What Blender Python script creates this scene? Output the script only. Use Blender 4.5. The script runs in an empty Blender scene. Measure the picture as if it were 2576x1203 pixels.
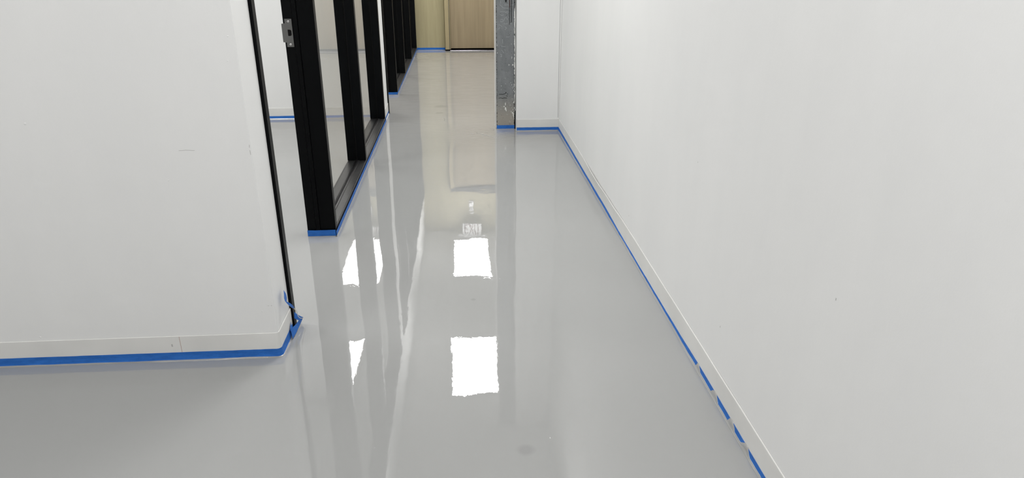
import bpy, bmesh, math, random
from mathutils import Vector, Matrix, noise
random.seed(4)
C = bpy.context.scene.collection
H = 3.05          # ceiling height
WX = -0.68        # corridor side of the left wall
RX = 0.815        # right wall
FX0, FX1, SX0 = -0.815, -0.67, -0.795   # depth of the black metal framing

# ------------------------------------------------------------------ materials
def lin(c):
    return tuple(((v/255/12.92) if v/255 <= .04045 else ((v/255+.055)/1.055)**2.4) for v in c) + (1,)

def mat(name, col, rough=.5, metal=0., ior=1.5, spec=.5):
    m = bpy.data.materials.new(name); m.use_nodes = True
    b = m.node_tree.nodes['Principled BSDF']
    b.inputs['Base Color'].default_value = col if len(col) == 4 else lin(col)
    b.inputs['Roughness'].default_value = rough
    b.inputs['Metallic'].default_value = metal
    b.inputs['IOR'].default_value = ior
    b.inputs['Specular IOR Level'].default_value = spec
    return m

def N(m, t, **kw):
    n = m.node_tree.nodes.new(t)
    for k, v in kw.items():
        if k in n.inputs: n.inputs[k].default_value = v
        else: setattr(n, k, v)
    return n
def L(m, a, b): m.node_tree.links.new(a, b)
def bsdf(m): return m.node_tree.nodes['Principled BSDF']
def coords(m, scale=(1, 1, 1), world=True):
    mp = N(m, 'ShaderNodeMapping'); mp.inputs['Scale'].default_value = scale
    if world: L(m, N(m, 'ShaderNodeNewGeometry').outputs['Position'], mp.inputs['Vector'])
    else: L(m, N(m, 'ShaderNodeTexCoord').outputs['Object'], mp.inputs['Vector'])
    return mp.outputs['Vector']
def noise_n(m, vec, scale, detail=3, rough=.5):
    n = N(m, 'ShaderNodeTexNoise'); n.inputs['Scale'].default_value = scale
    n.inputs['Detail'].default_value = detail; n.inputs['Roughness'].default_value = rough
    L(m, vec, n.inputs['Vector']); return n.outputs['Fac']
def ramp(m, fac, stops):
    r = N(m, 'ShaderNodeValToRGB'); e = r.color_ramp.elements
    while len(e) < len(stops): e.new(.5)
    for i, (p, c) in enumerate(stops):
        e[i].position = p; e[i].color = c if len(c) == 4 else (c[0], c[1], c[2], 1)
    L(m, fac, r.inputs['Fac']); return r.outputs['Color']
def mix(m, fac, a, b):
    n = N(m, 'ShaderNodeMix', data_type='RGBA')
    for s, v in ((n.inputs[0], fac), (n.inputs[6], a), (n.inputs[7], b)):
        if hasattr(v, 'is_linked') or hasattr(v, 'links'): L(m, v, s)
        else: s.default_value = v
    return n.outputs[2]
def mth(m, op, a, b=None, c=None):
    n = N(m, 'ShaderNodeMath', operation=op)
    for i, v in enumerate((a, b, c)):
        if v is None: continue
        if isinstance(v, (int, float)): n.inputs[i].default_value = v
        else: L(m, v, n.inputs[i])
    return n.outputs[0]
def bump(m, h, strength=.1, dist=.01, normal=None):
    n = N(m, 'ShaderNodeBump'); n.inputs['Strength'].default_value = strength
    n.inputs['Distance'].default_value = dist; L(m, h, n.inputs['Height'])
    if normal is not None: L(m, normal, n.inputs['Normal'])
    return n.outputs['Normal']

def wall_material(name, base, streak):
    m = mat(name, base, .55, spec=.3)
    v = coords(m)
    a = noise_n(m, coords(m, streak), 2.2, 4, .6)
    c = ramp(m, a, [(.3, (base[0]*.955, base[1]*.957, base[2]*.96, 1)), (.7, base)])
    L(m, c, bsdf(m).inputs['Base Color'])
    h1 = noise_n(m, v, 9, 4, .55); h2 = noise_n(m, v, 260, 2)
    n1 = bump(m, h1, .25, .004); n2 = bump(m, h2, .12, .0006, n1)
    L(m, n2, bsdf(m).inputs['Normal'])
    return m
WALL_COL = (.82, .82, .812, 1)
M_wall = wall_material('painted_drywall', WALL_COL, (1, 1, .35))
M_cove = mat('rubber_cove', (.74, .735, .715, 1), .42, spec=.35)
_v = coords(M_cove); L(M_cove, bump(M_cove, noise_n(M_cove, _v, 14, 3), .25, .002), bsdf(M_cove).inputs['Normal'])
L(M_cove, ramp(M_cove, noise_n(M_cove, _v, 5, 3), [(.3, (.70, .695, .675)), (.7, (.76, .755, .735))]), bsdf(M_cove).inputs['Base Color'])
M_lip = mat('cove_lip_highlight_white', (.86, .86, .85, 1), .35)

# glossy grey epoxy floor with slow ripples
M_floor = mat('epoxy_floor', (.42, .42, .41, 1), .018, ior=1.64)
def floor_nodes(m):
    v = coords(m)
    sx = N(m, 'ShaderNodeSeparateXYZ'); L(m, v, sx.inputs[0])
    far = mth(m, 'SMOOTH_MIN', 1., mth(m, 'MAXIMUM', 0., mth(m, 'MULTIPLY', mth(m, 'SUBTRACT', sx.outputs[1], 4.6), .3)), .1)
    # worked patch of coating beside the steel column
    d = N(m, 'ShaderNodeVectorMath', operation='DISTANCE'); L(m, coords(m, (1, 1, 0)), d.inputs[0]); d.inputs[1].default_value = (.2, 5.6, 0)
    patch = mth(m, 'MAXIMUM', 0., mth(m, 'SUBTRACT', 1., mth(m, 'MULTIPLY', d.outputs['Value'], 1.9)))
    big = noise_n(m, v, 1.5, 1.5, .4)
    mid = noise_n(m, v, 6.5, 2, .45)
    mid2 = noise_n(m, coords(m, (1.2, .7, 1)), 55, 2, .5)
    streaks = noise_n(m, coords(m, (1.0, 3.2, 1)), 5, 4, .6)
    ridge = noise_n(m, coords(m, (1.4, 3.0, 1)), 11, 3, .6)
    h = mth(m, 'MULTIPLY', big, .0030)
    h = mth(m, 'ADD', h, mth(m, 'MULTIPLY', mid, .00030))
    h = mth(m, 'ADD', h, mth(m, 'MULTIPLY', mid2, .00004))
    h = mth(m, 'ADD', h, mth(m, 'MULTIPLY', mth(m, 'MULTIPLY', streaks, far), .0002))
    h = mth(m, 'ADD', h, mth(m, 'MULTIPLY', mth(m, 'MULTIPLY', ridge, patch), .004))
    # a few dust nibs in the coat
    vo = N(m, 'ShaderNodeTexVoronoi'); vo.inputs['Scale'].default_value = 5.5; L(m, coords(m, (1, 1, 0)), vo.inputs['Vector'])
    nib = mth(m, 'MAXIMUM', 0., mth(m, 'SUBTRACT', 1., mth(m, 'MULTIPLY', vo.outputs['Distance'], 55.)))
    h = mth(m, 'ADD', h, mth(m, 'MULTIPLY', nib, .0005))
    L(m, bump(m, h, 1., 1.), bsdf(m).inputs['Normal'])
    tone = ramp(m, noise_n(m, v, .8, 2), [(.3, (.315, .318, .314)), (.7, (.338, .340, .335))])
    tone = mix(m, mth(m, 'MULTIPLY', far, .75), tone, (.385, .375, .355, 1))  # far floor colour lightened to stand in for more light there
    for (px, py, pr) in ((.165, 1.64, .035), (-.20, 6.75, .09), (-.205, 6.45, .05), (.03, 2.62, .018)):      # dull spots in the coat
        dd = N(m, 'ShaderNodeVectorMath', operation='DISTANCE'); L(m, coords(m, (1, 1, 0)), dd.inputs[0]); dd.inputs[1].default_value = (px, py, 0)
        q = mth(m, 'ADD', dd.outputs['Value'], mth(m, 'MULTIPLY', mid, pr*.8))
        k = N(m, 'ShaderNodeMapRange'); k.inputs['From Min'].default_value = pr*1.25; k.inputs['From Max'].default_value = pr*.8; L(m, q, k.inputs['Value'])
        tone = mix(m, mth(m, 'MULTIPLY', k.outputs['Result'], .35), tone, (.22, .22, .22, 1))
    stk = ramp(m, streaks, [(.42, (.93, .93, .93)), (.62, (1, 1, 1))])
    mm = N(m, 'ShaderNodeMix', data_type='RGBA', blend_type='MULTIPLY'); L(m, far, mm.inputs[0]); L(m, tone, mm.inputs[6]); L(m, stk, mm.inputs[7])
    L(m, mm.outputs[2], bsdf(m).inputs['Base Color'])
    L(m, mth(m, 'ADD', .004, mth(m, 'MULTIPLY', far, .008)), bsdf(m).inputs['Roughness'])
floor_nodes(M_floor)
M_coat = mat('epoxy_edge', (.32, .322, .317, 1), .03, ior=1.52)

# black anodised frames
M_black = mat('black_anodised_aluminium', (.0012, .0015, .0020, 1), .42, spec=.1)
_v = coords(M_black, (1, 1, .2)); L(M_black, ramp(M_black, noise_n(M_black, _v, 30, 3), [(.3, (.36, .36, .36)), (.7, (.44, .44, .44))]), bsdf(M_black).inputs['Roughness'])
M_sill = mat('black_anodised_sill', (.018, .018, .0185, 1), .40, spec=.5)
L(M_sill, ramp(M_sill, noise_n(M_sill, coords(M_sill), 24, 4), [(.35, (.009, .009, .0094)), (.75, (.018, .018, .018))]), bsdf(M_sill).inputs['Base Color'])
M_gasket = mat('black_rubber_gasket', (.004, .004, .004, 1), .5, spec=.1)
# painter's tape
M_tape = mat('blue_crepe_tape', (.024, .14, .50, 1), .55, spec=.2)
L(M_tape, ramp(M_tape, noise_n(M_tape, coords(M_tape, (1, 1, 3)), 22, 4, .6), [(.3, (.020, .118, .43)), (.7, (.032, .165, .56))]), bsdf(M_tape).inputs['Base Color'])
L(M_tape, bump(M_tape, noise_n(M_tape, coords(M_tape, (1, 1, 1)), 160, 3), .4, .001), bsdf(M_tape).inputs['Normal'])
# steel
M_steel = mat('raw_steel', (.13, .14, .15, 1), .5, .1)
def steel_nodes(m):
    v = coords(m); b = bsdf(m)
    sx = N(m, 'ShaderNodeSeparateXYZ'); L(m, v, sx.inputs[0])
    base = ramp(m, noise_n(m, coords(m, (1, 1, .5)), 16, 5, .6), [(.3, (.150, .160, .168)), (.7, (.220, .232, .240))])
    low = mth(m, 'MAXIMUM', 0., mth(m, 'SUBTRACT', 1., mth(m, 'DIVIDE', sx.outputs[2], .30)))
    low = mth(m, 'MULTIPLY', low, 1.4)
    base = mix(m, mth(m, 'MINIMUM', low, .9), base, (.34, .315, .275, 1))
    spots = ramp(m, noise_n(m, v, 9, 2), [(.24, (1, 1, 1)), (.34, (0, 0, 0))])
    base = mix(m, mth(m, 'MULTIPLY', spots, .6), base, (.09, .097, .105, 1))
    # scale flaking off along both edges
    e = mth(m, 'ABSOLUTE', mth(m, 'SUBTRACT', sx.outputs[0], .371))
    edge = mth(m, 'GREATER_THAN', e, .0695)
    fl = mth(m, 'GREATER_THAN', noise_n(m, coords(m, (1, 1, .8)), 90, 3, .7), .52)
    base = mix(m, mth(m, 'MULTIPLY', edge, fl), base, (.012, .012, .013, 1))
    speck = mth(m, 'GREATER_THAN', noise_n(m, v, 150, 2), .70)
    base = mix(m, speck, base, (.03, .03, .032, 1))
    L(m, base, b.inputs['Base Color'])
    L(m, bump(m, noise_n(m, v, 60, 4), .3, .001), b.inputs['Normal'])
steel_nodes(M_steel)
M_dark = mat('mill_scale_and_shade_black', (.006, .0055, .0055, 1), .6, spec=.1)  # also colours the shade in the column gap and the latch hole
M_rust = mat('dark_rust', (.045, .022, .018, 1), .7)
M_chalk = mat('chalk', (.42, .44, .45, 1), .9)
M_plaster = mat('dried_plaster', (.72, .72, .70, 1), .6)
M_paper = mat('torn_drywall_paper', (.62, .61, .58, 1), .8)
M_plate = mat('satin_stainless', (.17, .17, .166, 1), .42, 1.)
L(M_plate, bump(M_plate, noise_n(M_plate, coords(M_plate, (6, 6, 1)), 70, 3), .2, .0005), bsdf(M_plate).inputs['Normal'])
M_screw = mat('bright_steel_screw', (.75, .75, .74, 1), .25, 1.)
M_thresh = mat('polished_threshold', (.40, .39, .42, 1), .18, 1.)
M_tileframe = mat('white_light_frame', (.8, .8, .8, 1), .4)
M_pencil = mat("scuff_grey", (.50, .49, .48, 1), .8)
M_pink = mat('red_chalk_mark', (.55, .42, .38, 1), .8)

def wood(name, a, b):
    m = mat(name, a, .45, spec=.35)
    g = noise_n(m, coords(m, (1, 1, .035)), 34, 5, .65)
    g2 = noise_n(m, coords(m, (1, 1, .12)), 4, 3, .5)
    k = mth(m, 'ADD', mth(m, 'MULTIPLY', g, .55), mth(m, 'MULTIPLY', g2, .45))
    L(m, ramp(m, k, [(.36, b), (.62, a)]), bsdf(m).inputs['Base Color'])
    return m
M_woodwall = wood('pale_oak_wall_veneer', (.415, .368, .225), (.335, .294, .175))
M_wooddoor = wood('oak_door_veneer', (.345, .276, .175), (.265, .210, .133))
M_woodframe = wood('oak_frame_veneer', (.40, .335, .20), (.33, .27, .155))

M_glass = bpy.data.materials.new('clear_glass'); M_glass.use_nodes = True
def glass_nodes(m):
    nt = m.node_tree; nt.nodes.clear()
    out = N(m, 'ShaderNodeOutputMaterial'); mx = N(m, 'ShaderNodeMixShader')
    tr = N(m, 'ShaderNodeBsdfTransparent'); tr.inputs[0].default_value = (.975, .99, .98, 1)
    tb = N(m, 'ShaderNodeBsdfTransparent')
    gl = N(m, 'ShaderNodeBsdfGlossy'); gl.inputs['Roughness'].default_value = .0
    fr = N(m, 'ShaderNodeFresnel'); fr.inputs['IOR'].default_value = 1.5
    ge = N(m, 'ShaderNodeNewGeometry')
    R = fr.outputs[0]
    two = mth(m, 'DIVIDE', mth(m, 'MULTIPLY', R, 2.), mth(m, 'ADD', R, 1.))   # both faces of the pane
    L(m, two, mx.inputs[0]); L(m, tr.outputs[0], mx.inputs[1]); L(m, gl.outputs[0], mx.inputs[2])
    m2 = N(m, 'ShaderNodeMixShader'); L(m, ge.outputs['Backfacing'], m2.inputs[0])
    L(m, mx.outputs[0], m2.inputs[1]); L(m, tb.outputs[0], m2.inputs[2]); L(m, m2.outputs[0], out.inputs[0])
glass_nodes(M_glass)

M_ceil = mat('ceiling_tile', (.74, .74, .73, 1), .8)
def ceil_nodes(m):
    mp = N(m, 'ShaderNodeMapping'); mp.inputs['Location'].default_value = (.205+.61*10, -.10+1.22*10, 0)
    L(m, N(m, 'ShaderNodeNewGeometry').outputs['Position'], mp.inputs['Vector'])
    br = N(m, 'ShaderNodeTexBrick'); br.offset = 0; br.squash = 1
    for k, v in (('Color1', (.70, .70, .69, 1)), ('Color2', (.73, .73, .72, 1)), ('Mortar', (.86, .86, .86, 1)), ('Scale', 1.), ('Mortar Size', .012), ('Brick Width', .61), ('Row Height', 1.22)):
        br.inputs[k].default_value = v
    L(m, mp.outputs[0], br.inputs['Vector']); L(m, br.outputs['Color'], bsdf(m).inputs['Base Color'])
ceil_nodes(M_ceil)
M_emit = bpy.data.materials.new('lit_diffuser'); M_emit.use_nodes = True
_b = bsdf(M_emit); _b.inputs['Base Color'].default_value = (.9, .9, .9, 1)
_b.inputs['Emission Color'].default_value = (1., .994, .983, 1); _b.inputs['Emission Strength'].default_value = 12.0
M_emit.cycles.emission_sampling = 'FRONT'

# ------------------------------------------------------------------ mesh helpers
def box(bm, x0, x1, y0, y1, z0, z1, bev=0.):
    vs = [bm.verts.new(p) for p in ((x0,y0,z0),(x1,y0,z0),(x1,y1,z0),(x0,y1,z0),(x0,y0,z1),(x1,y0,z1),(x1,y1,z1),(x0,y1,z1))]
    fs = [bm.faces.new([vs[i] for i in f]) for f in ((3,2,1,0),(4,5,6,7),(0,1,5,4),(1,2,6,5),(2,3,7,6),(3,0,4,7))]
    if bev > 0:
        es = list({e for f in fs for e in f.edges})
        bmesh.ops.bevel(bm, geom=es, offset=bev, segments=2, affect='EDGES', profile=.5)
def prism(bm, pts, z0, z1):        # plan outline extruded upwards
    a = [bm.verts.new((x, y, z0)) for x, y in pts]; b = [bm.verts.new((x, y, z1)) for x, y in pts]
    n = len(pts)
    bm.faces.new(a[::-1]); bm.faces.new(b)
    for i in range(n): bm.faces.new((a[i], a[(i+1) % n], b[(i+1) % n], b[i]))
def obj(name, bm, m, parent=None, smooth=False):
    bmesh.ops.recalc_face_normals(bm, faces=bm.faces)
    me = bpy.data.meshes.new(name); bm.to_mesh(me); bm.free(); me.materials.append(m)
    if smooth:
        for p in me.polygons: p.use_smooth = True
    o = bpy.data.objects.new(name, me); C.objects.link(o)
    if parent is not None:
        o.parent = parent; o.matrix_parent_inverse = Matrix.Translation(-parent.location)
    return o
def bx(name, dims, m, parent=None, bev=0.):
    bm = bmesh.new(); box(bm, *dims, bev=bev); return obj(name, bm, m, parent)
def struct(o): o['kind'] = 'structure'; return o
def tag(o, label, cat, group=None):
    o['label'] = label; o['category'] = cat
    if group: o['group'] = group
    return o
def empty(name, loc, label=None, cat=None, group=None):
    o = bpy.data.objects.new(name, None); o.location = loc; o.empty_display_size = .1; C.objects.link(o)
    if label: tag(o, label, cat, group)
    return o

def path_points(pts, step):
    """resample a plan polyline, keeping corners; returns (x, y, nx, ny, miter, s); the normal is to the right of travel"""
    P = [Vector(p) for p in pts]; out = []; s = 0
    def nrm(a, b): d = (b-a).normalized(); return Vector((d.y, -d.x))
    for i in range(len(P)):
        if i == 0: n = nrm(P[0], P[1]); k = 1
        elif i == len(P)-1: n = nrm(P[-2], P[-1]); k = 1
        else:
            n1, n2 = nrm(P[i-1], P[i]), nrm(P[i], P[i+1]); n = (n1+n2).normalized(); k = 1/max(.35, n.dot(n1))
        out.append((P[i].x, P[i].y, n.x, n.y, k, s))
        if i < len(P)-1:
            l = (P[i+1]-P[i]).length; c = max(1, int(l/step)); nn = nrm(P[i], P[i+1])
            for j in range(1, c):
                q = P[i].lerp(P[i+1], j/c); out.append((q.x, q.y, nn.x, nn.y, 1, s+l*j/c))
            s += l
    return out
def sweep(bm, pts, prof, step=.05):
    rings = []
    for x, y, nx, ny, k, s in path_points(pts, step):
        rings.append([bm.verts.new((x+nx*d*k, y+ny*d*k, z)) for d, z in prof(s, x, y)])
    n = len(rings[0])
    for a, b in zip(rings, rings[1:]):
        for i in range(n): bm.faces.new((a[i], a[(i+1) % n], b[(i+1) % n], b[i]))
    bm.faces.new(rings[0][::-1]); bm.faces.new(rings[-1])
def nz(*a): return noise.noise(Vector(a))

# cove: outward distance from the wall at height z
def cove(z): return .0035 + (.0045*(max(0, .020-z)/.020)**2)
def cove_profile(top=.100, wob=None):
    def f(s, x, y):
        dt = wob(x, y) if wob else 0
        t = top + .0012*nz(s*1.7, 3.1, 0)
        o = [(0, 0), (cove(0), 0), (cove(.005), .005), (cove(.012), .012), (cove(.02), .02), (.0035+dt*.35, t*.6), (.0035+dt, t-.002), (.0024+dt, t), (.0004+dt, t)]
        o += [(.0004+dt*.35, t*.6), (0, .02)]
        return o
    return f
def tape_strip(name, pts, label, z1=.033, wallfn=cove, seed=0., z0=0., step=.02, amp=.0012, gaps=(), coat=.007, coat_off=.003, group=None, topfn=None):
    def tp(s, x, y):
        t = (topfn(x, y) if topfn else z1) + amp*nz(s*7, seed, 1) + amp*.6*nz(s*31, seed, 5)
        zs = [z0, z0+(t-z0)*.25, z0+(t-z0)*.6, t]
        w = .0007 + .0006*abs(nz(s*12, seed, 9))
        return [(wallfn(z)+.0003, z) for z in zs] + [(wallfn(z)+.0003+w, z) for z in zs[::-1]]
    bm = bmesh.new(); sweep(bm, pts, tp, step)
    o = obj(name, bm, M_tape); tag(o, label, 'tape', group)
    # floor coating drawn up over the foot of the tape
    def cp(s, x, y):
        h = coat*(1 + .35*nz(s*5, seed, 2) + .15*nz(s*23, seed, 3))
        t = (topfn(x, y) if topfn else z1)
        for g, w in gaps:
            u = abs(y-g)/w
            if u < 1: h += (t+.0013-h)*min(1, (1-u*u)**1.0*1.3+.12*nz(s*90, 5, 5))
        e = coat_off*(1 + .25*nz(s*4, seed, 7))
        a = wallfn
        return [(a(0)-.0005, -.002), (a(0)+e, -.0005), (a(0)+e*.90, .0014), (a(.001)+e*.45, .0022), (a(h*.45)+.0019, h*.45), (a(h)+.0014, h), (a(h)-.0002, h)]
    if coat > 0:
        bm = bmesh.new(); sweep(bm, pts, cp, step)
        obj('coating_edge', bm, M_coat, FLOOR, smooth=True)
    return o

# ------------------------------------------------------------------ the shell
bm = bmesh.new(); box(bm, -5.2, 1.1, -4.6, 12.0, -.06, 0)
FLOOR = struct(obj('floor', bm, M_floor))
struct(bx('ceiling', (-5.2, 1.1, -4.6, 12.0, H, H+.08), M_ceil))

# left wall that faces the camera, ends at the first doorway
struct(bx('wall_front', (-5.0, WX, 2.22, 2.405, 0, H), M_wall, bev=.003))
# bulkhead over the glazing plus the pier between the two glazed runs
bm = bmesh.new()
box(bm, -.80, WX, 2.4055, 11.199, 2.401, H-.001)
box(bm, -.80, WX, 6.09, 6.44, 0, 2.401)
struct(obj('wall_left', bm, M_wall))
struct(bx('wall_partition', (-4.8, -.8005, 6.28, 6.44, 0, H), M_wall))
struct(bx('wall_office', (-4.9, -4.8, 2.4055, 11.199, 0, H), M_wall))
bm = bmesh.new(); box(bm, RX, RX+.12, -4.4, 11.199, 0, H, .0)
struct(obj('wall_right', bm, M_wall))
bm = bmesh.new(); box(bm, .456, RX-.0005, 5.675, 5.83, 0, H, .002)
struct(obj('wall_recess', bm, M_wall))
struct(bx('wall_rear', (-5.0, RX, -4.5, -4.4, 0, H), M_wall))
struct(bx('wall_side', (-5.1, -5.0, -4.4, 2.5, 0, H), M_wall))
# wooden end wall: veneer left of the door and over it
bm = bmesh.new()
box(bm, -4.8, -.228, 11.2, 11.3, 0, H)
box(bm, -.2265, .93, 11.2, 11.3, 2.355, H)
struct(obj('wall_back', bm, M_woodwall))
struct(bx('wall_beyond', (-.3, .95, 11.35, 11.4, 0, 2.5), M_dark))

# ------------------------------------------------------------------ wooden door at the end
door = empty('door_1', (.31, 11.12, 0)); door['kind'] = 'structure'
bm = bmesh.new(); box(bm, -.222, -.157, 11.08, 11.22, .022, 2.26, .002)
obj('door_jamb', bm, M_woodframe, door)
bm = bmesh.new(); box(bm, .772, .8145, 11.08, 11.22, .022, 2.26, .002)
obj('door_jamb', bm, M_woodframe, door)
bx('jamb_foot', (-.224, -.150, 11.085, 11.2, 0, .0215), M_dark, door)
bm = bmesh.new(); box(bm, -.156, -.1505, 11.085, 11.2, .022, 2.26); obj('door_stop', bm, M_plate, door)
bm = bmesh.new(); box(bm, -.1500, -.137, 11.115, 11.2, .022, 2.26); obj('door_seal', bm, M_woodframe, door)
bx('door_leaf', (-.135, .771, 11.13, 11.175, .034, 2.255), M_wooddoor, door, .001)
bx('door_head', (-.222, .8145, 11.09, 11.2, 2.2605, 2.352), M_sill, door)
bm = bmesh.new(); box(bm, -.149, .7715, 11.06, 11.19, .0, .011, .003)
obj('threshold', bm, M_thresh, door)

# ------------------------------------------------------------------ cove baseboards
def baseboard(name, pts, wob=None, step=.06):
    bm = bmesh.new(); sweep(bm, pts, cove_profile(wob=wob), step)
    return struct(obj(name, bm, M_cove))
def arc(cx, cy, r, a0, a1, n=6):
    return [(cx+r*math.cos(math.radians(a0+(a1-a0)*i/n)), cy+r*math.sin(math.radians(a0+(a1-a0)*i/n))) for i in range(n+1)]
# left: along the front, round the corner, back to the black jamb. Outward = right of travel
front_path = [(-4.9, 2.2195)] + arc(WX-.012, 2.2315, .0125, -90, 0) + [(WX+.0005, 2.403)]
bb = baseboard('baseboard_front', front_path)
bm = bmesh.new(); box(bm, -1.0252, -1.0238, 2.2148, 2.2158, .022, .098); obj('butt_joint', bm, M_pink, bb)
bm = bmesh.new(); box(bm, -1.057, -1.052, 2.2151, 2.2158, .058, .068, .0); obj('scuff_mark', bm, M_pencil, bb)
def peel(x, y):       # the cove stands off the right wall for a stretch
    u = (y-3.95)/.42
    w = .0085*math.exp(-u*u*1.6) + .0035*math.exp(-((y-3.45)/.16)**2)
    return w + (.0022*abs(nz(y*3, 1, 1)) if x > .7 else 0)
baseboard('baseboard_right', [(RX-.0005, -4.3), (RX-.0005, 5.6745-.0005), (.4565, 5.6745)][::-1] if False else [(.4575, 5.6745), (RX-.0005, 5.6745), (RX-.0005, -4.3)], wob=lambda x, y: peel(x, y) if x > RX-.01 and y < 5.5 else 0)
bm = bmesh.new(); box(bm, .4535, .4562, 5.671, 5.70, .001, .104); obj('cove_end', bm, M_cove, bpy.data.objects['baseboard_right'])
baseboard('baseboard_pier', [(WX+.0005, 6.10), (WX+.0005, 6.4395)])
baseboard('baseboard_office', [(-4.79, 6.2795), (-.802, 6.2795)])

# ------------------------------------------------------------------ black framing
def post_prism(bm, x0, x1, y0, y1, z0, z1, ridge=True):
    """front face towards the camera with a shallow stop and groove down its middle"""
    if ridge:
        p = [(x0, y1), (x0, y0+.002), (x0+.002, y0), (-.7705, y0), (-.7705, y0+.004), (-.7680, y0+.004), (-.7680, y0-.007), (-.7490, y0-.007), (-.7490, y0+.003), (-.7460, y0+.003), (-.7460, y0), (x1-.002, y0), (x1, y0+.002), (x1, y1)]
    else:
        p = [(x0, y1), (x0, y0+.001), (x0+.001, y0), (-.7415, y0), (-.7415, y0+.006), (-.7305, y0+.006), (-.7305, y0), (x1-.002, y0), (x1, y0+.002), (x1, y1)]
    prism(bm, p, z0, z1)
def glazed(label, y0, posts, yend, first_floor=True):
    root = empty('glazed_partition', (-.742, y0, 0), label, 'partition'); root['kind'] = 'thing'
    bm = bmesh.new(); post_prism(bm, FX0, FX1, y0, y0+.045, 0, 2.40); obj('post', bm, M_black, root)
    for y in posts:
        bm = bmesh.new(); post_prism(bm, SX0, FX1, y, y+.050, .0452, 2.3545, ridge=False); obj('post', bm, M_black, root)
    bm = bmesh.new()
    prof = [(SX0, 0), (SX0, .045), (-.7170, .045), (-.7150, .041), (-.6765, .041), (-.6755, .0395), (-.6745, .041), (-.672, .041), (FX1, .039), (FX1, 0)]
    a = [bm.verts.new((x, y0+.0452, z)) for x, z in prof]; b = [bm.verts.new((x, yend, z)) for x, z in prof]
    bm.faces.new(a); bm.faces.new(b[::-1])
    for i in range(len(prof)): bm.faces.new((a[i], b[i], b[(i+1) % len(prof)], a[(i+1) % len(prof)]))
    obj('sill', bm, M_sill, root)
    bx('head', (SX0, FX1, y0+.0452, yend, 2.355, 2.40), M_black, root, .001)
    ys = [y0+.0005] + list(posts)
    ws = [.045] + [.050]*len(posts)
    for i in range(len(posts)):
        a0, a1 = ys[i]+ws[i], ys[i+1]-.0004
        bx('glass_pane', (-.7390, -.7330, a0+.0005, a1+.004, .0455, 2.354), M_glass, root)
        bm = bmesh.new()
        for xa, xb in ((-.7435, -.7394), (-.7326, -.7285)):
            box(bm, xa, xb, a0, a1, .0452, .0500)
            box(bm, xa, xb, a0, a0+.004, .0500, 2.350); box(bm, xa, xb, a1-.004, a1, .0500, 2.350)
            box(bm, xa, xb, a0, a1, 2.350, 2.3545)
        obj('glazing_bead', bm, M_gasket, root)
    return root
near = glazed('nearest black-framed glass partition, with a steel strike plate on its first post', 3.40, [4.690, 6.035], 6.0885)
far = glazed('far black-framed glass partition running on to the wooden end wall', 7.40, [8.60, 9.885, 11.12], 11.198)

# strike plate on the first post
def curve_plate(loops, thick):
    cu = bpy.data.curves.new('p', 'CURVE'); cu.dimensions = '2D'; cu.fill_mode = 'BOTH'; cu.extrude = thick/2; cu.bevel_depth = .0003
    for lp in loops:
        sp = cu.splines.new('POLY'); sp.points.add(len(lp)-1); sp.use_cyclic_u = True
        for i, (x, z) in enumerate(lp): sp.points[i].co = (x, z, 0, 1)
    o = bpy.data.objects.new('p', cu); C.objects.link(o)
    me = bpy.data.meshes.new_from_object(o); bpy.data.objects.remove(o)
    me.transform(Matrix.Rotation(math.radians(90), 4, 'X')); return me
outer = [(-.8065, .960), (-.775, .960), (-.775, 1.0855), (-.8065, 1.0855), (-.8065, 1.066), (-.8225, 1.064), (-.8225, .982), (-.8065, .980)]
hole = [(-.797, 1.009)] + [(-.7875+.0075*math.cos(a), 1.0165+.0075*math.sin(a)) for a in [math.radians(t) for t in (-90, -60, -30, 0)]] + [(-.7875+.0075*math.cos(a), 1.0305+.0075*math.sin(a)) for a in [math.radians(t) for t in (0, 30, 60, 90)]] + [(-.797, 1.038)]
me = curve_plate([outer, hole], .002); me.transform(Matrix.Translation((0, 3.3980, 0))); me.name = 'strike_plate'; me.materials.append(M_plate)
plate = bpy.data.objects.new('strike_plate', me); C.objects.link(plate); plate.parent = near; plate.matrix_parent_inverse = Matrix.Translation(-near.location)
plate['label'] = 'satin steel strike plate'
bx('latch_hole_shade', (-.7985, -.779, 3.3983, 3.4003, 1.007, 1.040), M_dark, plate)  # black sheet standing in for the shade inside the latch hole
for z in (1.0745, .9715):
    bm = bmesh.new()
    n = 20; prof = [(.0046, .0), (.0046, -.0010), (.0034, -.0016), (.0018, -.0016), (.0016, -.0004)]
    rings = [[bm.verts.new((-.7905+r*math.cos(2*math.pi*i/n), 3.3968+d, z+r*math.sin(2*math.pi*i/n))) for i in range(n)] for r, d in prof]
    for a, b in zip(rings, rings[1:]):
        for i in range(n): bm.faces.new((a[i], a[(i+1) % n], b[(i+1) % n], b[i]))
    bm.faces.new(rings[-1]); me_o = obj('screw', bm, M_screw, plate)
    me_o.data.materials.append(M_dark); me_o.data.polygons[-1].material_index = 1

# black door jambs (doorways have no leaf hung)
def jamb(label, y0, y1, yh):
    root = empty('door_frame', (-.742, y0, 0), label, 'door frame'); root['kind'] = 'thing'
    bm = bmesh.new()
    w = y1-y0
    prism(bm, [(FX0, y0), (FX0, y1), (-.772, y1), (-.772, y1+.009), (-.748, y1+.009), (-.748, y1), (FX1-.007, y1), (FX1+.001, y1-w*.50), (FX1+.001, y0)], .0, 2.355)
    obj('jamb', bm, M_black, root)
    bx('head', (FX0, FX1, y0, yh-.008, 2.3555, 2.40), M_black, root, .001)
    return root
jamb('near black door jamb with a loose blue tape curl at its foot', 2.4055, 2.470, 3.3995)
jamb('thin black door jamb past the white pier before the far glass partition', 6.4405, 6.490, 7.3995)

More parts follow.
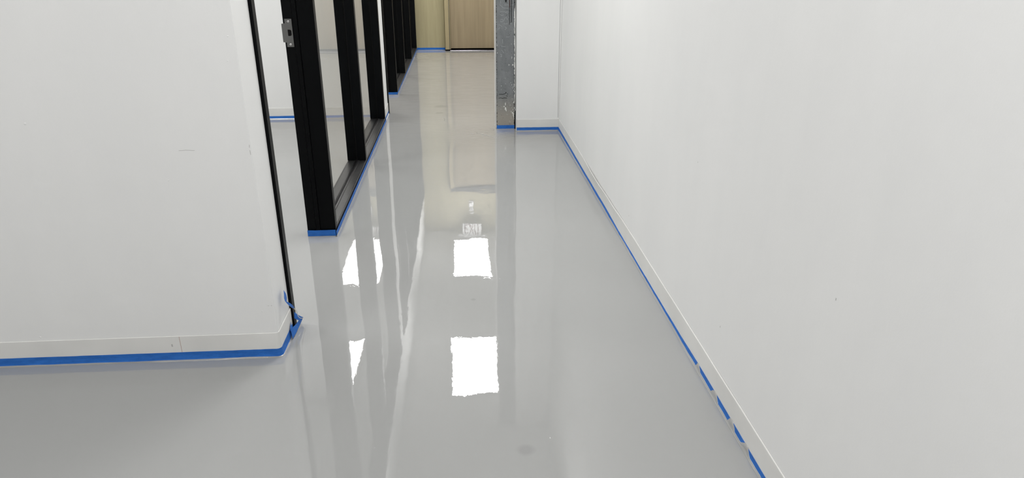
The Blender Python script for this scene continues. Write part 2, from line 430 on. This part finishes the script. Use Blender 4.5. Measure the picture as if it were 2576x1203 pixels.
# ------------------------------------------------------------------ steel column and its neighbours
col = empty('steel_column', (.371, 5.83, 0), 'raw grey steel column with chalk scratches beside the white recess wall', 'column')
bm = bmesh.new(); box(bm, .2965, .4455, 5.757, 5.906, 0, H, .003); obj('shaft', bm, M_steel, col)
CH = [[(0.363,1.001),(0.436,1.0)],[(0.327,1.003),(0.354,0.979)],[(0.329,0.951),(0.365,0.95),(0.375,0.944)],[(0.375,0.944),(0.384,0.955),(0.393,0.949),(0.387,0.937),(0.375,0.944)],[(0.325,0.933),(0.342,0.92),(0.356,0.927)],[(0.364,0.883),(0.365,0.9),(0.378,0.906),(0.388,0.894),(0.386,0.884)],[(0.333,0.892),(0.355,0.89)],[(0.333,0.881),(0.335,0.87),(0.353,0.875),(0.355,0.89)],[(0.319,0.852),(0.342,0.838)],[(0.36,0.859),(0.387,0.858)],[(0.401,0.861),(0.424,0.857)],[(0.367,0.833),(0.38,0.825),(0.367,0.812)],[(0.315,0.816),(0.325,0.829)],[(0.337,0.684),(0.353,0.679),(0.372,0.681)],[(0.339,0.654),(0.359,0.628)],[(0.328,0.62),(0.341,0.616),(0.332,0.599),(0.341,0.601)],[(0.376,0.755),(0.401,0.757)],[(0.348,0.738),(0.349,0.705)],[(0.364,0.656),(0.372,0.649)],[(0.354,0.979),(0.396,0.975)],[(0.334,1.032),(0.335,1.013)]]
def stroke(bm, pts, w, y, th=.0006):
    for (xa, za), (xb, zb) in zip(pts, pts[1:]):
        d = Vector((xb-xa, zb-za)); n = Vector((-d.y, d.x)).normalized()*w/2; e = d.normalized()*w*.3
        q = [(xa+n.x-e.x, za+n.y-e.y), (xb+n.x+e.x, zb+n.y+e.y), (xb-n.x+e.x, zb-n.y+e.y), (xa-n.x-e.x, za-n.y-e.y)]
        a = [bm.verts.new((x, y, z)) for x, z in q]; b = [bm.verts.new((x, y-th, z)) for x, z in q]
        bm.faces.new(a); bm.faces.new(b[::-1])
        for i in range(4): bm.faces.new((a[i], a[(i+1) % 4], b[(i+1) % 4], b[i]))
bm = bmesh.new()
for s in CH: stroke(bm, s, .0018, 5.7568)
obj('chalk_scratches', bm, M_chalk, col)
def blob(bm, x, z, rx, rz, y, th=.002, n=9, seed=0):
    r = random.Random(seed); c = bm.verts.new((x, y-th, z))
    ring = [bm.verts.new((x+rx*k*math.cos(2*math.pi*i/n), y, z+rz*k*math.sin(2*math.pi*i/n))) for i, k in ((i, .65+.5*r.random()) for i in range(n))]
    for i in range(n): bm.faces.new((c, ring[i], ring[(i+1) % n]))
bm = bmesh.new()      # dried plaster splashes
for i, (x, z, a, b) in enumerate(((.4235, .592, .002, .012), (.4000, .534, .003, .008), (.431, .534, .004, .009), (.444, .520, .003, .010), (.424, .372, .003, .004), (.434, .352, .003, .003), (.440, .325, .003, .006), (.370, .212, .004, .018), (.358, .192, .006, .006), (.370, .175, .008, .014), (.376, .160, .004, .012), (.418, .148, .003, .006), (.428, .138, .006, .007), (.436, .122, .005, .016), (.441, .105, .004, .010), (.434, .165, .003, .006), (.303, .69, .002, .006), (.305, .63, .002, .006), (.420, .70, .002, .004), (.438, .225, .003, .010), (.426, .255, .002, .003))):
    blob(bm, x, z, a, b, 5.7568, .002, seed=i)
r = random.Random(21)
for z0, z1, n in ((.52, .66, 9), (.70, .98, 16), (.30, .50, 7), (.08, .30, 9)):
    for k in range(n): blob(bm, .4425+.003*r.random(), z0+(z1-z0)*(k+r.random())/n, .0012+.0022*r.random(), .004+.016*r.random()*(z1-z0 < .3 or 1), 5.7566, .0025, seed=100+k)
for k in range(26): blob(bm, .300+.14*r.random()**.5, .06+.42*r.random()**1.6, .0012+.001*r.random(), .0012+.003*r.random(), 5.7567, .001, seed=200+k)
obj('plaster_splashes', bm, M_plaster, col)
bm = bmesh.new()
for s in ([(.318, .295), (.350, .294), (.368, .299), (.376, .312)], [(.384, .296), (.392, .295)], [(.314, .262), (.330, .265), (.345, .260), (.360, .264), (.382, .262)], [(.374, .305), (.380, .300)], [(.378, .280), (.388, .278)]): stroke(bm, s, .0035, 5.7567)
r = random.Random(5)
for k in range(15):
    z = 1.03-.012*k; stroke(bm, [(.402+.003*r.random(), z), (.403+.004*r.random(), z-.009)], .004, 5.7567)
    if k % 2: stroke(bm, [(.418+.003*r.random(), z+.02), (.418+.004*r.random(), z-.004)], .0045, 5.7567)
for k in range(8): stroke(bm, [(.365+.02*r.random(), 1.02+.03*r.random()), (.375+.01*r.random(), 1.02+.02*r.random())], .003, 5.7567)
obj('black_marks', bm, M_dark, col)
bm = bmesh.new(); stroke(bm, [(.405, 1.30), (.405, .985)], .008, 5.7566); obj('rust_streak', bm, M_rust, col)

# ragged drywall paper between the column and the recess wall, corner bead behind the column
bm = bmesh.new(); r = random.Random(8); z = .16; L0 = []; R0 = []
while z < 3.0:
    L0.append((.4470+.0016*r.random()-(.0040 if .5 < z < 1.0 and r.random() < .5 else 0), z)); R0.append((.4500+.0018*r.random(), z)); z += .02+.05*r.random()
for y in (5.740,):
    a = [bm.verts.new((x, y, zz)) for x, zz in L0]; b = [bm.verts.new((x, y, zz)) for x, zz in R0]
    a2 = [bm.verts.new((x, y+.012, zz)) for x, zz in L0]; b2 = [bm.verts.new((x, y+.012, zz)) for x, zz in R0]
    for i in range(len(a)-1):
        bm.faces.new((a[i], b[i], b[i+1], a[i+1])); bm.faces.new((a2[i], a2[i+1], b2[i+1], b2[i]))
        bm.faces.new((a[i], a[i+1], a2[i+1], a2[i])); bm.faces.new((b[i], b2[i], b2[i+1], b[i+1]))
obj('torn_paper_edge', bm, M_plaster, bpy.data.objects['wall_recess'])
bx('gap_shade_strip', (.4460, .4555, 5.758, 5.82, 0, H-.001), M_dark, bpy.data.objects['wall_recess'])  # dark strip standing in for the shade of the open gap
bm = bmesh.new(); stroke(bm, [(.8035, 3.0), (.8025, 2.0), (.8040, 1.15), (.8005, 1.0), (.8012, .6), (.8050, .11)], .0022, 5.6752); obj('joint_crack', bm, mat('crack_shadow_grey', (.20, .195, .19, 1), .9), bpy.data.objects['wall_recess'])
bx('corner_bead', (.2868, .2962, 5.80, 5.92, 0, H-.001), M_cove, bpy.data.objects['wall_recess'])

# ridges added to the coating to catch glints beside the column
bm = bmesh.new()
def glint_ridge(pts, w, h, seed):
    sweep(bm, pts, lambda s, x, y: [(-w*(.6+.6*abs(nz(s*30, seed, 0))), -.0003), (w*(.6+.6*abs(nz(s*30, seed, 4))), -.0003), (w*.3*nz(s*40, seed, 8), h*(.35+abs(nz(s*45, seed, 2)))*1.4)], .008)
glint_ridge([(.120, 5.63), (.185, 5.56), (.235, 5.50), (.290, 5.455)], .006, .0022, 1)
glint_ridge([(.005, 5.66), (.06, 5.60), (.10, 5.615)], .004, .0010, 2)
glint_ridge([(.24, 5.80), (.27, 5.74), (.262, 5.70)], .004, .0016, 3)
glint_ridge([(-.155, 6.10), (-.150, 6.16), (-.16, 6.22)], .004, .0016, 5)
obj('glint_ridges', bm, M_coat, FLOOR, smooth=True)

# small scuffs on the big walls
wf = bpy.data.objects['wall_front']; wr = bpy.data.objects['wall_right']
bm = bmesh.new()
stroke(bm, [(-.907, .775), (-.886, .7765), (-.858, .775)], .0012, 2.2203)
stroke(bm, [(-.684, .790), (-.685, .782)], .0016, 2.2203); stroke(bm, [(-.685, .772), (-.684, .758)], .0016, 2.2203)
stroke(bm, [(-.690, .208), (-.688, .2075)], .002, 2.2203); stroke(bm, [(-.702, .2075), (-.697, .208)], .001, 2.2203)
obj('scuff_mark', bm, M_pencil, wf)
bm = bmesh.new()
for i, (x, z, rr) in enumerate(((-1.355, .869, .006), (-.957, .676, .003), (-.701, 1.128, .003), (-.712, 1.055, .003), (-.724, .186, .004), (-1.496, .112, .005))): blob(bm, x, z, rr, rr, 2.2201, .0012, seed=i)
obj('screw_pop', bm, M_wall, wf)
bm = bmesh.new()
for (y, z, l) in ((2.259, .693, .004), (1.892, .248, .006), (1.30, .652, .006), (3.15, .165, .004)):
    box(bm, RX-.0004, RX+.0002, y-.0012, y+.0012, z-l/2, z+l/2)
obj('scuff_mark', bm, M_pencil, wr)

# ------------------------------------------------------------------ blue tape
flat = lambda d: (lambda z: d)
tape_strip('painters_tape', front_path[:-1] + [(WX+.0005, 2.400)], 'wide blue tape strip along the near white wall and round its corner', z1=.034, seed=1, coat=.005, coat_off=.0035)
def rtop(x, y):
    if x < RX-.01: return .031
    pts = [(1.0, .021), (1.46, .021), (1.6, .023), (1.855, .024), (2.03, .024), (2.2, .019), (2.77, .016), (3.33, .017), (3.7, .024), (4.4, .024), (4.95, .027), (5.67, .031)]
    for (a, u), (b, v) in zip(pts, pts[1:]):
        if a <= y <= b: return u+(v-u)*(y-a)/(b-a)
    return .021
tape_strip('painters_tape', [(.4585, 5.6745), (RX-.0005, 5.6745)], 'short blue tape strip under the white recess wall beside the steel column', z1=.031, seed=2, coat=.007, step=.015)
tape_strip('painters_tape', [(RX-.0005, 5.668), (RX-.0005, -2.5)], 'long blue tape strip running along the foot of the right wall', topfn=rtop, seed=3, coat=.0075, coat_off=.004, gaps=((1.85, .030), (1.70, .028), (1.585, .028), (2.02, .02)), step=.012)
tape_strip('painters_tape', [(FX0+.0005, 3.3995), (FX1, 3.3995), ], 'blue tape strip wrapped across the foot of the first black post', z1=.036, wallfn=flat(.0085), seed=4, coat=.003, coat_off=.004, step=.01)
tape_strip('painters_tape', [(FX1+.0005, 3.385), (FX1+.0005, 6.089), (WX+.0005, 6.0895), (WX+.0005, 6.437)], 'blue tape strip along the sill of the near glass partition and the white pier', z1=.030, wallfn=flat(.0035), seed=5, coat=.006)
tape_strip('painters_tape', [(FX0+.0005, 7.3995), (FX1, 7.3995)], 'blue tape strip across the foot of the far partition\'s first post', z1=.030, wallfn=flat(.0085), seed=6, coat=.004, coat_off=.005, step=.01)
tape_strip('painters_tape', [(FX1+.0005, 7.385), (FX1+.0005, 11.185)], 'blue tape strip along the sill of the far glass partition', z1=.028, wallfn=flat(.001), seed=7, coat=.010)
tape_strip('painters_tape', [(-.667, 11.1995), (-.2295, 11.1995)], 'blue tape strip under the wooden end wall left of the door', z1=.038, wallfn=flat(.0005), seed=8, coat=.004, coat_off=.006)
tape_strip('painters_tape', [(-4.75, 6.2795), (-.817, 6.2795)], 'blue tape strip along the back wall inside the glazed office', z1=.028, seed=9, coat=.007)
tape_strip('painters_tape', [(.2960, 5.7565), (.4455, 5.7565)], 'short blue tape strip across the foot of the steel column', z1=.033, wallfn=flat(.0005), seed=10, coat=.003, coat_off=.006, step=.012)

# loose curl of tape at the foot of the black jamb
def ribbon(bm, a, b, th=.0005):
    """a, b: the two long edges, as 3-D points"""
    n = len(a); A = [bm.verts.new(p) for p in a]; B = [bm.verts.new(p) for p in b]
    A2 = [bm.verts.new((p[0]+th, p[1]-th, p[2])) for p in a]; B2 = [bm.verts.new((p[0]+th, p[1]-th, p[2])) for p in b]
    for i in range(n-1):
        bm.faces.new((A[i], A[i+1], B[i+1], B[i])); bm.faces.new((A2[i], B2[i], B2[i+1], A2[i+1]))
        bm.faces.new((A[i], A2[i], A2[i+1], A[i+1])); bm.faces.new((B[i], B[i+1], B2[i+1], B2[i]))
    bm.faces.new((A[0], B[0], B2[0], A2[0])); bm.faces.new((A[-1], A2[-1], B2[-1], B[-1]))
curl = empty('tape_curl', (-.66, 2.42, 0), 'loose peeled curl of blue tape at the foot of the near black jamb', 'tape')
bm = bmesh.new()
ribbon(bm, [(-.668, 2.3190, .219), (-.662, 2.295, .213), (-.658, 2.276, .208), (-.658, 2.281, .193), (-.657, 2.291, .182)], [(-.668, 2.3200, .217), (-.663, 2.320, .206), (-.662, 2.322, .196), (-.660, 2.316, .187), (-.657, 2.297, .180)])
ribbon(bm, [(-.657, 2.297, .183), (-.652, 2.318, .166), (-.650, 2.345, .142), (-.652, 2.372, .118)], [(-.657, 2.291, .181), (-.654, 2.306, .163), (-.652, 2.332, .139), (-.654, 2.362, .120)])
obj('flag', bm, M_tape, curl)
bm = bmesh.new()
P = [(-.652, 2.362, .120), (-.650, 2.379, .101), (-.650, 2.388, .086), (-.650, 2.395, .070), (-.649, 2.408, .055), (-.648, 2.424, .043), (-.647, 2.448, .031), (-.646, 2.464, .026)]
ribbon(bm, [(x, y-.001, z-.0008) for x, y, z in P], [(x+.001, y+.001, z+.0008) for x, y, z in P])
obj('pale_thread', bm, M_paper, curl)
bm = bmesh.new()
ribbon(bm, [(-.668, 2.417, .076), (-.658, 2.437, .050), (-.650, 2.466, .025), (-.655, 2.462, .012)], [(-.6685, 2.411, .052), (-.664, 2.416, .044), (-.658, 2.436, .026), (-.660, 2.434, .016)])
ribbon(bm, [(-.660, 2.434, .028), (-.664, 2.405, .028), (-.667, 2.378, .033), (-.6695, 2.345, .036)], [(-.657, 2.464, .008), (-.660, 2.425, .004), (-.661, 2.385, .003), (-.664, 2.335, .004)])
obj('crumpled_end', bm, M_tape, curl)
bm = bmesh.new()
ribbon(bm, [(-.6735, 2.3755, .057), (-.6725, 2.370, .044), (-.6700, 2.378, .032)], [(-.6735, 2.3745, .056), (-.6725, 2.352, .044), (-.6700, 2.340, .034)])
obj('torn_corner', bm, M_tape, curl)

# ------------------------------------------------------------------ ceiling lights (two mirrored in the floor, others unseen and tuned for brightness)
def troffer(cx, cy, hl, label, hw=.305):
    root = empty('ceiling_light', (cx, cy, H-.02), label, 'ceiling light', 'rectangular ceiling light panels')
    bm = bmesh.new(); w = .022
    for a in ((cx-hw, cx-hw+w, cy-hl, cy+hl), (cx+hw-w, cx+hw, cy-hl, cy+hl), (cx-hw+w, cx+hw-w, cy-hl, cy-hl+w), (cx-hw+w, cx+hw-w, cy+hl-w, cy+hl)):
        box(bm, *a, H-.014, H-.0005)
    obj('frame', bm, M_tileframe, root)
    d = bx('diffuser', (cx-hw+w, cx+hw-w, cy-hl+w, cy+hl-w, H-.012, H-.004), M_tileframe, root)
    d.data.materials.append(M_emit)
    for p in d.data.polygons:
        if p.normal.z < -.9: p.material_index = 1        # the lit underside
troffer(.105, 10.02, .80, 'farthest bright ceiling light panel over the corridor, before the wooden door')
troffer(.090, 6.86, .62, 'bright ceiling light panel over the corridor by the steel column')
troffer(.105, 3.72, .62, 'ceiling light panel over the corridor beside the near glass partition')
troffer(.0, .50, .62, 'ceiling light panel over the open floor near the right wall')
troffer(-2.4, -2.2, .42, 'unseen ceiling light panel added at the rear left for fill')  # out-of-view panel added to brighten the near left wall
troffer(-2.4, .20, .62, 'ceiling light panel over the open floor left of the corridor')
troffer(-2.5, 3.6, .62, 'unseen ceiling light panel at the near end of the near glazed office')  # office panels are out of view, their number set to brighten the far region
troffer(-2.5, 5.3, .62, 'unseen ceiling light panel at the far end of the near glazed office')
troffer(-2.5, 8.0, .62, 'unseen ceiling light panel at the near end of the far glazed office')
troffer(-2.5, 10.0, .62, 'unseen ceiling light panel at the far end of the far glazed office')

# exit sign and a small wall fixture over the wooden door (seen mirrored in the floor)
ex = empty('exit_sign', (.13, 10.97, H), 'white ceiling-hung exit sign before the wooden door', 'exit sign')
bx('canopy', (-.10, .38, 10.93, 11.01, H-.045, H-.0005), M_tileframe, ex, .004)
bx('housing', (-.03, .285, 10.95, 10.99, 2.830, H-.0455), mat('grey_sign_plastic', (.42, .42, .42, 1), .5), ex, .006)
bm = bmesh.new()
def seg(pts): stroke(bm, pts, .017, 10.9496, .001)
seg([(.005, 2.975), (.005, 2.845)]); seg([(.005, 2.970), (.055, 2.970)]); seg([(.005, 2.910), (.050, 2.910)]); seg([(.005, 2.850), (.055, 2.850)])
seg([(.085, 2.975), (.145, 2.845)]); seg([(.145, 2.975), (.085, 2.845)])
seg([(.175, 2.975), (.175, 2.845)])
seg([(.200, 2.970), (.260, 2.970)]); seg([(.230, 2.975), (.230, 2.845)])
obj('lettering', bm, mat('sign_letters', (.06, .015, .015, 1), .5), ex)
wfx = empty('alarm_light', (.125, 11.2, 2.64), 'small white wall fixture above the wooden door', 'light')
bx('body', (.088, .160, 11.165, 11.1995, 2.56, 2.72), M_tileframe, wfx, .008)
bx('lens', (.102, .146, 11.155, 11.1648, 2.63, 2.70), M_plate, wfx, .004)

# ------------------------------------------------------------------ camera, world, view
f, pitch, yaw, roll = 1729.47, .38864, .0740622, .00180937
fw = Vector((math.sin(yaw)*math.cos(pitch), math.cos(yaw)*math.cos(pitch), -math.sin(pitch)))
rt = Vector((math.cos(yaw), -math.sin(yaw), 0)); up = rt.cross(fw)
r2 = math.cos(roll)*rt+math.sin(roll)*up; u2 = -math.sin(roll)*rt+math.cos(roll)*up
cam = bpy.data.cameras.new('camera'); cam.sensor_width = 36; cam.lens = f/2576*36; cam.clip_start = .02
co = bpy.data.objects.new('camera', cam); C.objects.link(co)
co.matrix_world = Matrix(((r2.x, u2.x, -fw.x, 0), (r2.y, u2.y, -fw.y, 0), (r2.z, u2.z, -fw.z, 1.35), (0, 0, 0, 1)))
sc = bpy.context.scene; sc.camera = co
w = bpy.data.worlds.new('world'); sc.world = w; w.use_nodes = True
w.node_tree.nodes['Background'].inputs[0].default_value = (.02, .02, .02, 1)
vs = sc.view_settings; vs.view_transform = 'Standard'; vs.look = 'None'; vs.exposure = 0.64; vs.gamma = 1; vs.use_curve_mapping = False
cy = sc.cycles; cy.use_denoising = True; cy.max_bounces = 7; cy.diffuse_bounces = 4; cy.glossy_bounces = 5; cy.transparent_max_bounces = 12; cy.use_adaptive_sampling = True; cy.adaptive_threshold = .04
cy.use_light_tree = True; cy.caustics_reflective = False; cy.caustics_refractive = False; cy.sample_clamp_indirect = 6
